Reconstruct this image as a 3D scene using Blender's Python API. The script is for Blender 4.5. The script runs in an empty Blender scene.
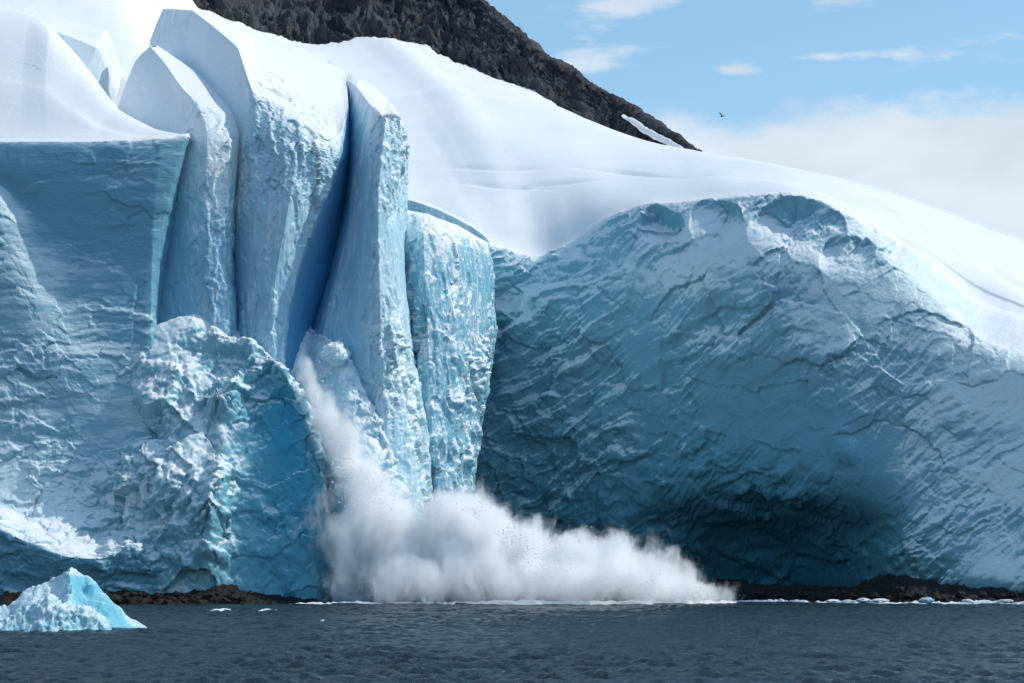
import bpy, math, random
import numpy as np

scene = bpy.context.scene
F = 2300.0          # focal length in pixels of a 1024 px wide frame
HC = 6.0            # camera height above the water
COL = scene.collection
rng = np.random.default_rng(7)
random.seed(5)

# ------------------------------------------------------------------ helpers
def W(px, py, Y):
    return ((px - 512.0) / F * Y, Y, HC + (563.0 - py) / F * Y)

_perm = np.random.default_rng(11).permutation(256).astype(np.int32)
_g = np.random.default_rng(12).normal(size=(256, 3)); _g /= np.linalg.norm(_g, axis=1)[:, None]
_g = _g.astype(np.float32)

_gx, _gy, _gz = [np.ascontiguousarray(_g[:, k]) for k in range(3)]
_perm2 = np.concatenate([_perm, _perm])
from concurrent.futures import ThreadPoolExecutor
_pool = ThreadPoolExecutor(4)

def _pn(p):
    i = np.floor(p); f = p - i
    i = i.astype(np.int32) & 255
    x, y, z = f[:, 0], f[:, 1], f[:, 2]
    w = f * f * f * (f * (f * 6 - 15) + 10)
    u, v, t = w[:, 0], w[:, 1], w[:, 2]
    A = []
    for a in (0, 1):
        ha = _perm[(i[:, 0] + a) & 255] + i[:, 1]
        Bv = []
        for b in (0, 1):
            hb = _perm2[(ha + b) & 255] + i[:, 2]
            Cv = []
            for c in (0, 1):
                h = _perm2[(hb + c) & 255]
                Cv.append(_gx[h] * (x - a) + _gy[h] * (y - b) + _gz[h] * (z - c))
            Bv.append(Cv[0] + t * (Cv[1] - Cv[0]))
        A.append(Bv[0] + v * (Bv[1] - Bv[0]))
    return 1.6 * (A[0] + u * (A[1] - A[0]))

def perlin(p):
    p = np.ascontiguousarray(p, np.float32); sh = p.shape[:-1]; p = p.reshape(-1, 3)
    n_ = 16384
    r = list(_pool.map(_pn, [p[k:k + n_] for k in range(0, len(p), n_)]))
    return np.concatenate(r).reshape(sh)

def fbm(p, octs=4, gain=0.5, lac=2.03):
    s = 0; a = 1.0; q = np.asarray(p, np.float32)
    for o in range(octs):
        s = s + a * perlin(q + 17.3 * o); q = q * lac; a *= gain
    return s

def ridged(p, octs=4, gain=0.5, lac=2.07):
    s = 0; a = 1.0; q = np.asarray(p, np.float32)
    for o in range(octs):
        n = 1 - np.abs(perlin(q + 9.1 * o)) * 1.6
        s = s + a * (n * np.abs(n) - 0.4); q = q * lac; a *= gain
    return s

def facets(p, tilt=0.8):
    p = np.ascontiguousarray(p, np.float32); sh = p.shape[:-1]; p = p.reshape(-1, 3)
    r = list(_pool.map(lambda a: _facets(a, tilt), [p[k:k + 16384] for k in range(0, len(p), 16384)]))
    return tuple(np.concatenate([a[k] for a in r]).reshape(sh) for k in range(3))

def _facets(p, tilt=0.8):
    """broken-plate noise: every cell is a tilted plane; returns value, gap between the two nearest cells, cell random"""
    p = np.asarray(p, np.float32)
    i = np.floor(p - 0.5).astype(np.int32)
    d1 = np.full(p.shape[:-1], 9., np.float32); d2 = d1.copy()
    val = np.zeros_like(d1); rnd = np.zeros_like(d1)
    for a in (0, 1):
        ha = _perm[(i[..., 0] + a) & 255]
        for b in (0, 1):
            hb = _perm[(ha + i[..., 1] + b) & 255]
            for c in (0, 1):
                h = _perm[(hb + i[..., 2] + c) & 255]
                dv = p - (i + np.array([a + .5, b + .5, c + .5], np.float32) + 0.42 * _g[h])
                d = (dv * dv).sum(-1)
                h2 = _perm[(h + 91) & 255]
                g2 = _g[h2]
                v = g2[..., 0] * 0.6 + tilt * (dv * g2).sum(-1)
                near = d < d1
                d2 = np.where(near, d1, np.minimum(d2, d))
                val = np.where(near, v, val); rnd = np.where(near, h2 / 255.0, rnd)
                d1 = np.where(near, d, d1)
    return val, np.sqrt(d2) - np.sqrt(d1), rnd

def hermite(t, C, ts):
    """cubic through C[k] (k along axis 0) at knots t, sampled at ts"""
    t = np.asarray(t, float); n = len(t)
    dt = np.diff(t); sl = np.diff(C, axis=0) / dt.reshape((-1,) + (1,) * (C.ndim - 1))
    m = np.zeros_like(C)
    m[0] = sl[0]; m[-1] = sl[-1]
    for k in range(1, n - 1):
        a, b = dt[k - 1], dt[k]
        m[k] = (sl[k - 1] * b + sl[k] * a) / (a + b)
        lim = 2.2 * np.minimum(np.abs(sl[k - 1]), np.abs(sl[k])) + 0.15 * np.maximum(np.abs(sl[k - 1]), np.abs(sl[k]))
        m[k] = np.clip(m[k], -lim, lim)
    k = np.clip(np.searchsorted(t, ts, side='right') - 1, 0, n - 2)
    h = dt[k]; s = (ts - t[k]) / h
    sh = (-1,) + (1,) * (C.ndim - 1)
    s = s.reshape(sh); h = h.reshape(sh)
    return ((1 + 2 * s) * (1 - s) ** 2) * C[k] + s * (1 - s) ** 2 * h * m[k] + s * s * (3 - 2 * s) * C[k + 1] + s * s * (s - 1) * h * m[k + 1]

def samples(knots, res):
    res = [res] * (len(knots) - 1) if np.isscalar(res) else res
    out = [np.array([knots[0]])]; idx = [0]
    for k in range(len(knots) - 1):
        n = max(1, int(math.ceil((knots[k + 1] - knots[k]) / res[k])))
        out.append(np.linspace(knots[k], knots[k + 1], n + 1)[1:]); idx.append(idx[-1] + n)
    return np.concatenate(out), idx

def linear(t, C, ts):
    t = np.asarray(t, float); k = np.clip(np.searchsorted(t, ts, side='right') - 1, 0, len(t) - 2)
    s = ((ts - t[k]) / (t[k + 1] - t[k])).reshape((-1,) + (1,) * (C.ndim - 1))
    return C[k] * (1 - s) + C[k + 1] * s

def loft(stations, ures, vres, ulin=0.0, vlin=0.0):
    """stations: profiles of control points (px, py, Y[, rough[, blue]]) from foot to top, left to right"""
    S, K = len(stations), len(stations[0])
    C = np.zeros((S, K, 5))
    for i, st in enumerate(stations):
        assert len(st) == K, (i, len(st), K)
        for j, q in enumerate(st):
            C[i, j, :3] = W(*q[:3])
            C[i, j, 3] = q[3] if len(q) > 3 else 1.0
            C[i, j, 4] = q[4] if len(q) > 4 else 0.0
    du = np.linalg.norm(np.diff(C[..., :3], axis=0), axis=-1)
    dv = np.linalg.norm(np.diff(C[..., :3], axis=1), axis=-1)
    tu = np.concatenate([[0], np.cumsum(np.maximum(np.percentile(du, 70, axis=1), 0.05))])
    tv = np.concatenate([[0], np.cumsum(np.maximum(np.percentile(dv, 70, axis=0), 0.05))])
    us, ui = samples(tu, ures); vs, vi = samples(tv, vres)
    Cv = np.swapaxes(C, 0, 1)
    G = hermite(tv, Cv, vs) * (1 - vlin) + (linear(tv, Cv, vs) * vlin if vlin else 0)      # nv,S,5
    Gu = np.swapaxes(G, 0, 1)
    G = hermite(tu, Gu, us) * (1 - ulin) + (linear(tu, Gu, us) * ulin if ulin else 0)      # nu,nv,5
    return G[..., :3].copy(), np.clip(G[..., 3], 0, 3), np.clip(G[..., 4], -1, 1), ui, vi

def normals(P):
    du = np.gradient(P, axis=0); dv = np.gradient(P, axis=1)
    n = np.cross(du, dv)
    l = np.linalg.norm(n, axis=-1, keepdims=True)
    return n / np.maximum(l, 1e-9)

def smooth(A, n=2):
    for _ in range(n):
        B = A.copy()
        B[1:-1] = (A[:-2] + 2 * A[1:-1] + A[2:]) / 4; A = B.copy()
        B[:, 1:-1] = (A[:, :-2] + 2 * A[:, 1:-1] + A[:, 2:]) / 4; A = B
    return A

def pix(P):
    return 512 + P[..., 0] / P[..., 1] * F, 563 - (P[..., 2] - HC) / P[..., 1] * F

def grid_mesh(name, P, mat, attrs=None, parent=None, j0=0, j1=None, close=False):
    P = P[:, j0:j1]
    nu, nv = P.shape[:2]
    verts = P.reshape(-1, 3)
    a = (np.arange(nu - 1)[:, None] * nv + np.arange(nv - 1)[None, :]).reshape(-1)
    quads = np.stack([a, a + nv, a + nv + 1, a + 1], -1)
    if close:                                             # join last station to the first
        b = np.arange(nv - 1)
        quads = np.concatenate([quads, np.stack([(nu - 1) * nv + b, b, b + 1, (nu - 1) * nv + b + 1], -1)])
    me = bpy.data.meshes.new(name)
    me.vertices.add(len(verts)); me.vertices.foreach_set('co', verts.astype(np.float32).ravel())
    me.loops.add(quads.size); me.loops.foreach_set('vertex_index', quads.astype(np.int32).ravel())
    me.polygons.add(len(quads))
    me.polygons.foreach_set('loop_start', np.arange(0, quads.size, 4, dtype=np.int32))
    me.polygons.foreach_set('loop_total', np.full(len(quads), 4, np.int32))
    me.update(calc_edges=True)
    me.polygons.foreach_set('use_smooth', np.ones(len(quads), bool))
    for k, v in (attrs or {}).items():
        at = me.attributes.new(k, 'FLOAT', 'POINT'); at.data.foreach_set('value', v[:, j0:j1].astype(np.float32).ravel())
    me.materials.append(mat)
    o = bpy.data.objects.new(name, me); COL.objects.link(o)
    if parent is not None: o.parent = parent
    return o

def raw_mesh(name, verts, faces, mat, parent=None, smooth_=False):
    me = bpy.data.meshes.new(name)
    me.from_pydata([tuple(v) for v in verts], [], [tuple(f) for f in faces]); me.update()
    if smooth_: me.polygons.foreach_set('use_smooth', np.ones(len(me.polygons), bool))
    me.materials.append(mat)
    o = bpy.data.objects.new(name, me); COL.objects.link(o)
    if parent is not None: o.parent = parent
    return o

def tag(o, label=None, cat=None, group=None, kind=None):
    if label: o['label'] = label
    if cat: o['category'] = cat
    if group: o['group'] = group
    if kind: o['kind'] = kind
    return o

def thing(name, label, cat, group=None):
    o = bpy.data.objects.new(name, None); COL.objects.link(o)
    return tag(o, label, cat, group)

# ------------------------------------------------------------------ materials
def new_mat(name):
    m = bpy.data.materials.new(name); m.use_nodes = True
    nt = m.node_tree; nt.nodes.clear()
    return m, nt

class N:
    def __init__(self, nt): self.nt = nt
    def node(self, t, **kw):
        n = self.nt.nodes.new(t)
        for k, v in kw.items(): setattr(n, k, v)
        return n
    def link(self, a, b): self.nt.links.new(a, b)
    def val(self, sock, v):
        if isinstance(v, bpy.types.NodeSocket): self.link(v, sock)
        else: sock.default_value = v
    def math(self, op, a, b=None, c=None, clamp=False):
        n = self.node('ShaderNodeMath', operation=op, use_clamp=clamp)
        self.val(n.inputs[0], a)
        if b is not None: self.val(n.inputs[1], b)
        if c is not None: self.val(n.inputs[2], c)
        return n.outputs[0]
    def vmath(self, op, a, b=None, scale=None):
        n = self.node('ShaderNodeVectorMath', operation=op)
        self.val(n.inputs[0], a)
        if b is not None: self.val(n.inputs[1], b)
        if scale is not None: self.val(n.inputs['Scale'], scale)
        return n.outputs['Value'] if op in ('LENGTH', 'DOT_PRODUCT', 'DISTANCE') else n.outputs[0]
    def noise(self, vec, scale, detail=4, rough=0.55, dist=0.0, kind=None):
        n = self.node('ShaderNodeTexNoise')
        if kind: n.noise_type = kind
        if vec is not None: self.link(vec, n.inputs['Vector'])
        n.inputs['Scale'].default_value = scale; n.inputs['Detail'].default_value = detail
        n.inputs['Roughness'].default_value = rough; n.inputs['Distortion'].default_value = dist
        return n.outputs[0]
    def mrange(self, v, a, b, c=0.0, d=1.0, smooth_=True):
        n = self.node('ShaderNodeMapRange', interpolation_type='SMOOTHSTEP' if smooth_ else 'LINEAR')
        self.val(n.inputs[0], v); self.val(n.inputs[1], a); self.val(n.inputs[2], b); self.val(n.inputs[3], c); self.val(n.inputs[4], d)
        return n.outputs[0]
    def mix(self, f, a, b, blend='MIX'):
        n = self.node('ShaderNodeMix', data_type='RGBA', blend_type=blend)
        self.val(n.inputs[0], f)
        for s, v in ((n.inputs[6], a), (n.inputs[7], b)):
            if isinstance(v, tuple): s.default_value = (*v, 1)
            else: self.link(v, s)
        return n.outputs[2]
    def mapping(self, vec, scale=(1, 1, 1), rot=(0, 0, 0)):
        n = self.node('ShaderNodeMapping'); self.link(vec, n.inputs[0])
        n.inputs['Scale'].default_value = scale; n.inputs['Rotation'].default_value = rot
        return n.outputs[0]

def principled(n, col, rough=0.6, spec=0.4, normal=None):
    b = n.node('ShaderNodeBsdfPrincipled')
    n.val(b.inputs['Base Color'], col); n.val(b.inputs['Roughness'], rough)
    b.inputs['Specular IOR Level'].default_value = spec
    if normal is not None: n.link(normal, b.inputs['Normal'])
    out = n.node('ShaderNodeOutputMaterial'); n.link(b.outputs[0], out.inputs[0])
    return b

def ice_mat(name, pale=(0.60, 0.74, 0.82), mid=(0.30, 0.53, 0.66), deep=(0.04, 0.27, 0.42), stretch=(1, 1, 1), rot=(0, 0, 0), snow_lo=0.55, snow_hi=0.8, bump=0.5, dust=0.7, con=(0.62, 1.08), n2w=0.75, n1w=0.9, strands=0.0):
    m, nt = new_mat(name); n = N(nt)
    geo = n.node('ShaderNodeNewGeometry')
    pos = geo.outputs['Position']
    sp = n.mapping(pos, stretch, rot)
    n1 = n.noise(sp, 0.10, 6, 0.62, 0.4)
    n2 = n.noise(sp, 0.55, 6, 0.62, 0.2)
    n3 = n.noise(sp, 2.4, 4, 0.6)
    blue = n.node('ShaderNodeAttribute', attribute_name='blue').outputs['Fac']
    cell = n.node('ShaderNodeAttribute', attribute_name='cell').outputs['Fac']
    nz = n.node('ShaderNodeSeparateXYZ'); n.link(geo.outputs['Normal'], nz.inputs[0])
    f = n.math('ADD', n.math('ADD', n.math('MULTIPLY', n.math('SUBTRACT', n1, .5), n1w), .45), n.math('MULTIPLY', n2, n2w))
    f = n.math('ADD', f, n.math('MULTIPLY', cell, 0.16))
    f = n.math('ADD', f, n.math('MULTIPLY', n3, 0.22))
    fb = n.math('SUBTRACT', n.math('ADD', f, n.math('MULTIPLY', blue, 0.5)), n.math('MULTIPLY', nz.outputs[2], dust))
    f1 = n.mrange(fb, con[0], con[1])
    c = n.mix(f1, pale, mid)
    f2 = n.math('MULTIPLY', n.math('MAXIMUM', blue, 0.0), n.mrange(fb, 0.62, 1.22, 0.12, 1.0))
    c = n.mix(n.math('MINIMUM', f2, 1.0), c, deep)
    if strands > 0:      # white crumbly ice and sunlit streaks, painted as vertical strings on the broken faces
        rg = n.node('ShaderNodeAttribute', attribute_name='rough').outputs['Fac']
        v1 = n.noise(n.mapping(pos, (1.0, 1.0, .13)), .95, 5, .62, .5)
        v2 = n.noise(n.mapping(pos, (1.0, 1.0, .45)), 2.6, 5, .68)
        stn = n.mrange(n.math('ADD', n.math('MULTIPLY', v1, .55), n.math('MULTIPLY', v2, .6)), .57, .70)
        stn = n.math('MULTIPLY', stn, n.mrange(rg, .3, .9, 0, strands))
        c = n.mix(stn, c, (.86, .89, .91))
    sn = n.mrange(n.math('ADD', nz.outputs[2], n.math('MULTIPLY', n.math('SUBTRACT', n2, 0.5), 0.7)), snow_lo, snow_hi)
    sn = n.math('MULTIPLY', sn, n.math('SUBTRACT', 1.0, n.math('MULTIPLY', n.math('MAXIMUM', blue, 0.0), 0.6)))
    c = n.mix(sn, c, (0.84, 0.86, 0.88))
    bh = n.math('ADD', n.math('MULTIPLY', n.noise(sp, 1.6, 6, 0.65), 0.7), n.math('MULTIPLY', n.noise(pos, 5.0, 4, 0.6), 0.2))
    bp = n.node('ShaderNodeBump'); bp.inputs['Strength'].default_value = bump; bp.inputs['Distance'].default_value = 0.35
    n.link(bh, bp.inputs['Height'])
    principled(n, c, 0.45, 0.35, bp.outputs[0])
    return m

def snow_mat(name, bump=0.25):
    m, nt = new_mat(name); n = N(nt)
    pos = n.node('ShaderNodeNewGeometry').outputs['Position']
    a = n.noise(n.mapping(pos, (1, 0.5, 1)), 0.06, 5, 0.6)
    b = n.noise(pos, 0.8, 5, 0.6)
    c = n.mix(n.mrange(a, 0.35, 0.7), (0.84, 0.845, 0.855), (0.77, 0.80, 0.825))
    bp = n.node('ShaderNodeBump'); bp.inputs['Strength'].default_value = bump; bp.inputs['Distance'].default_value = 0.3
    n.link(n.math('ADD', n.math('MULTIPLY', b, 0.7), n.math('MULTIPLY', a, 2.0)), bp.inputs['Height'])
    principled(n, c, 0.7, 0.2, bp.outputs[0])
    return m

def rock_mat(name, c1, c2, scale=1.0, zs=0.35, bump=0.9, spec=0.3):
    m, nt = new_mat(name); n = N(nt)
    pos = n.node('ShaderNodeNewGeometry').outputs['Position']
    sp = n.mapping(pos, (1, 1, zs), (0.2, 0.35, 0))
    a = n.noise(sp, 0.07 * scale, 8, 0.68, 0.6)
    b = n.noise(sp, 0.5 * scale, 6, 0.7, 0.3)
    f = n.mrange(n.math('ADD', n.math('MULTIPLY', a, 0.6), n.math('MULTIPLY', b, 0.5)), 0.38, 0.75)
    c = n.mix(f, c1, c2)
    bp = n.node('ShaderNodeBump'); bp.inputs['Strength'].default_value = bump; bp.inputs['Distance'].default_value = 1.2 / scale
    n.link(n.math('ADD', a, b), bp.inputs['Height'])
    principled(n, c, 0.75, spec, bp.outputs[0])
    return m

def flat_mat(name, col, rough=0.6, spec=0.3):
    m, nt = new_mat(name); n = N(nt)
    pos = n.node('ShaderNodeNewGeometry').outputs['Position']
    f = n.mrange(n.noise(pos, 3.0, 3), 0.3, 0.7, 0.85, 1.0)
    c = n.mix(1.0, col, (1, 1, 1), 'MULTIPLY')
    mm = n.node('ShaderNodeMix', data_type='RGBA', blend_type='MULTIPLY'); mm.inputs[0].default_value = 1
    n.link(c, mm.inputs[6]); n.link(f, mm.inputs[7])
    principled(n, mm.outputs[2], rough, spec)
    return m

M_SNOW = snow_mat('snow_surface')
M_ICE_STRATA = ice_mat('banded_shelf_ice', stretch=(0.35, 0.6, 2.2), pale=(0.60, 0.745, 0.80), mid=(0.21, 0.445, 0.55), snow_lo=0.6, snow_hi=0.85)
M_ICE_FLUTED = ice_mat('fluted_serac_ice', stretch=(1.4, 1.4, 0.4), pale=(0.82, 0.89, 0.92), mid=(0.42, 0.69, 0.79), deep=(.035, .29, .56), strands=.55)
M_ICE_RAGGED = ice_mat('ragged_sunlit_ice', stretch=(1.5, 1.5, 0.28), pale=(0.84, 0.90, 0.92), mid=(0.22, 0.51, 0.65), deep=(.05, .36, .58), con=(.62, .92), dust=.9, bump=.8, strands=.7)
M_ICE_MOUND = ice_mat('slumped_ice', stretch=(1, 1, 0.8), pale=(0.70, 0.81, 0.84), mid=(0.26, 0.54, 0.63), deep=(0.03, 0.31, 0.47), snow_lo=0.5, snow_hi=0.75)
M_ICE_ARCH = ice_mat('compressed_arch_ice', stretch=(0.8, 0.8, 1.4), rot=(0, math.radians(38), 0), n1w=1.5, dust=.8, pale=(0.66, 0.80, 0.835), mid=(0.22, 0.462, 0.56), deep=(0.05, 0.28, 0.40), snow_lo=0.5, snow_hi=0.8)
M_ICE_BERG = ice_mat('iceberg_ice', stretch=(2, 2, 2), pale=(0.76, 0.87, 0.90), mid=(0.40, 0.68, 0.76), deep=(0.15, 0.50, 0.62), snow_lo=0.75, snow_hi=1.0, dust=.35, con=(.65, 1.2))
M_ROCK = rock_mat('dark_mountain_rock', (0.016, 0.017, 0.021), (0.095, 0.097, 0.108))
M_SHORE = rock_mat('wet_shore_rock', (0.004, 0.004, 0.004), (0.020, 0.018, 0.016), 6.0, 1.0, 0.6, 0.4)
M_FOAM = flat_mat('white_foam', (0.85, 0.88, 0.90), 0.8, 0.1)
M_BIRD = flat_mat('dark_feathers', (0.03, 0.03, 0.035), 0.7, 0.2)

# ------------------------------------------------------------------ ice bodies
def gauss(px, py, cx, cy, rx, ry, rot=0.0):
    c, s = math.cos(math.radians(rot)), math.sin(math.radians(rot))
    dx, dy = px - cx, py - cy
    a, b = (c * dx + s * dy) / rx, (-s * dx + c * dy) / ry
    return np.exp(-(a * a + b * b))

def rough_ice(P, rough, an=(1, 1, 1), amps=(0.9, 0.55, 0.30, 0.10), sizes=(6.0, 3.0, 1.5, 0.6), warp=0.8, seed=0.0, extra=None, ridge=.45, calm=None):
    """displaces a smooth sheet along its normal with broken plates, ridges and crumbs"""
    an = np.array(an, np.float32)
    Nn = smooth(normals(P), 3)
    q = P.astype(np.float32) + seed
    q = q + warp * np.stack([fbm(q * 0.21 + 31, 3), fbm(q * 0.21 + 67, 3), fbm(q * 0.21 + 93, 3)], -1)
    qa = q * an
    if calm is not None: rough = rough * (1 - .5 * calm)
    var = np.clip(.75 + 1.1 * fbm(q * .06 + 50, 3), .2, 1.7)
    rough = rough * var
    v1, g1, r1 = facets(qa / sizes[0])
    v3, g3, r3 = facets(qa / sizes[1] + 40)
    d = amps[0] * (v1 * 0.9 + 0.25 * np.minimum(g1, 0.4)) + amps[1] * (1.1 * v3 + ridge * ridged(qa / sizes[1], 3, .42))
    if extra is not None: d = d + extra(P, q)
    P = P + Nn * (d * rough)[..., None]
    N2 = smooth(normals(P), 1)
    v2, g2, r2 = facets(qa / sizes[2])
    v4, g4, r4 = facets(qa / sizes[3] + 60)
    d2 = amps[2] * v2 + amps[3] * (v4 + .7 * fbm(q / sizes[3], 3, 0.6))
    P = P + N2 * (d2 * rough)[..., None]
    cell = 0.35 * r1 + 0.35 * r3 + 0.3 * r2
    return P, cell

def build_ice(stations, ures, vres, lip, root, mat, face_name='ice_face', cap_name='snow_cap', cap_mat=None, close=False, post=None, crisp=0, ulin=0.0, vlin=0.0, **kw):
    if crisp and lip is not None:
        stations = [st[:lip + 1] + [tuple(a + crisp * (b - a) for a, b in zip((list(st[lip]) + [1, 0])[:5] if len(st[lip]) < 5 else st[lip], (list(st[lip + 1]) + [1, 0])[:5] if len(st[lip + 1]) < 5 else st[lip + 1]))] + st[lip + 1:] for st in stations]
    P, rough, blue, ui, vi = loft(stations, ures, vres, ulin, vlin)
    P, cell = rough_ice(P, rough, calm=np.clip(blue, 0, 1), **kw)
    if post is not None: P, blue, cell = post(P, blue, cell)
    at = {'blue': blue, 'cell': cell, 'rough': rough}
    j = vi[lip] if lip is not None else None
    f = grid_mesh(face_name, P, mat, at, root, 0, None if j is None else j + 1, close)
    c = None
    if j is not None:
        c = grid_mesh(cap_name, P, cap_mat or M_SNOW, at, root, j, None, close)
    return f, c, P

# --- the big shelf on the left
root = thing('ice_cliff', 'broad flat-fronted shaded ice cliff with a white snow top, left of the ice towers', 'ice cliff')
def L(px, foot, lb, lt, sh, mid, up, lip, crest, back, dy=0, pxs=None, dsh=0, r=1.0):
    p = pxs or [px] * 9
    dy = dy + max(0, 150 - px) * .022
    led = max(0, min(1, (px - 90) / 60)) * 4 - max(0, 150 - px) * .022
    return [(p[0], 612, 337 + led + dy, .5), (p[0], foot, 336 + led + dy, 1, .35), (p[0], lb, 333.5 + led + dy, 1.2, .25), (p[1], lt, 343 + led * .3 + dy, 1.4, -.5), (p[2], (lt + sh) / 2 + 8, 346 + dy, .8),
            (p[2], sh, 348.0 + dy - dsh, .8), (p[3], sh - 26, 348.9 + dy, .7), (p[4], (sh + lip) / 2, 351 + dy, .55, .25), (p[5], lip + 14, 350 + dy, .4, .2), (p[6], lip, 350.5 + dy, .5),
            (p[6], lip - 3, 352.5 + dy, .22), (p[7], lip * .55 + crest[1] * .45, 351 * .55 + crest[2] * .45, .04), (crest[0], crest[1], crest[2], .04), (crest[0] + 2, crest[1] + 12, crest[2] + 10, .04), (crest[0] + 6, crest[1] + 150, crest[2] + 22, .04)]
st = [
    L(-160, 590, 520, 495, 170, 0, 0, 142, (-160, -60, 400), 0, dsh=.2),
    L(-60, 590, 522, 498, 205, 0, 0, 142, (-60, -22, 392), 0, dsh=.2),
    L(0, 590, 530, 505, 228, 0, 0, 142, (0, 5, 386), 0, dsh=.2),
    L(22, 590, 540, 512, 265, 0, 0, 142, (30, 14, 384), 0, dsh=.2),
    L(45, 590, 550, 518, 310, 0, 0, 142, (50, 26, 380), 0, dsh=.1),
    L(70, 590, 557, 526, 350, 0, 0, 142, (85, 65, 374), 0, dsh=.1),
    L(100, 590, 558, 538, 380, 0, 0, 142, (120, 110, 366), 0, dsh=0),
    L(130, 590, 548, 530, 395, 0, 0, 141, (155, 129, 360), 0, dsh=0),
    L(150, 590, 560, 545, 400, 0, 0, 138, (176, 134, 357), 0, pxs=[150, 150, 150, 150, 152, 162, 168, 172, 172]),
    L(158, 590, 560, 545, 400, 0, 0, 137, (188, 136, 356), 0, pxs=[158, 158, 154, 153, 156, 182, 187, 188, 188], dy=.8),
    L(164, 590, 560, 545, 400, 0, 0, 138, (191, 139, 360), 0, dy=7, pxs=[164, 164, 160, 158, 166, 186, 190, 190, 190]),
    L(166, 590, 560, 545, 400, 0, 0, 142, (191, 145, 375), 0, dy=20, pxs=[166, 166, 162, 160, 166, 184, 188, 189, 190]),
]
def strata(P, q):
    z = q[..., 2]
    b = fbm(np.stack([q[..., 0] * .05, q[..., 1] * .05, z * .55], -1), 4)
    lo = np.clip((40 - P[..., 2]) / 15, 0, 1)
    return 0.34 * b * (1 - .6 * lo) + lo * (.3 * facets(q * .2)[0] + .35 * fbm(q * .3, 3))
build_ice(st, 0.22, 0.2, 9, root, M_ICE_STRATA, an=(.75, .8, 1.25), amps=(.8, .34, .13, .05), sizes=(7, 3, 1.3, .5), ridge=.15, extra=strata, ulin=.5, vlin=.3, seed=3)

# --- narrow fin with a knife-edge snow crest
root = thing('serac', 'short narrow ice fin with a sharp snow crest, left of the broad tower', 'serac')
st = [
    [(150, 420, 360, .3), (150, 350, 357, .15), (145, 240, 361, .12), (133, 160, 367, .1), (118, 106, 376, .1), (135, 62, 378, .1), (150, 46, 378, .05), (150.5, 45.5, 379, .03)],
    [(180, 420, 355, .3), (178, 350, 354.5, .2), (176, 240, 356.5, .15), (172, 160, 359.5, .12), (165, 110, 366, .1), (162, 85, 369, .1), (164, 62, 371, .05), (164.6, 61, 372, .03)],
    [(205, 420, 353, .8), (207, 350, 352, .8), (206, 240, 353, .7), (207, 180, 354, .7), (207, 140, 355, .6), (203, 118, 357, .5), (190, 96, 360, .08), (191, 95, 361, .03)],
    [(228, 420, 352, 1), (228, 350, 352, 1), (226, 250, 353, 1), (228, 185, 354, 1), (230, 142, 355, .8), (226, 126, 357, .55), (220, 112, 359, .1), (195, 103, 361.5, .03)],
    [(242, 420, 355, .7), (237, 350, 355, .7), (232, 250, 356, .7), (236, 185, 357, .7), (239, 142, 359, .6), (236, 122, 361, .2), (226, 106, 364, .08), (179, 85, 366.5, .03)],
    [(248, 420, 372, .4), (244, 350, 370, .4), (237, 250, 371, .4), (240, 185, 372, .4), (236, 140, 373, .3), (224, 108, 374, .1), (196, 72, 375, .05), (160, 61, 373, .03)],
    [(210, 420, 392, .3), (205, 350, 390, .3), (200, 250, 390, .3), (200, 185, 390, .2), (195, 120, 390, .2), (175, 72, 390, .1), (157, 45, 386, .05), (149, 48, 380, .03)],
]
st = [[(q[0], q[1], q[2], q[3], b) for q, b in zip(s, (.5, .45, .3, -.2, -.8, -.9, -.9, 0))] for s in st]  # negative blue pales the upper faces: light from sky and snow painted in
build_ice(st, 0.2, 0.2, 6, root, M_ICE_FLUTED, an=(1, 1, .45), amps=(.8, .5, .3, .1), close=True, crisp=.14, ulin=.8, vlin=.45, seed=11)

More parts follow.
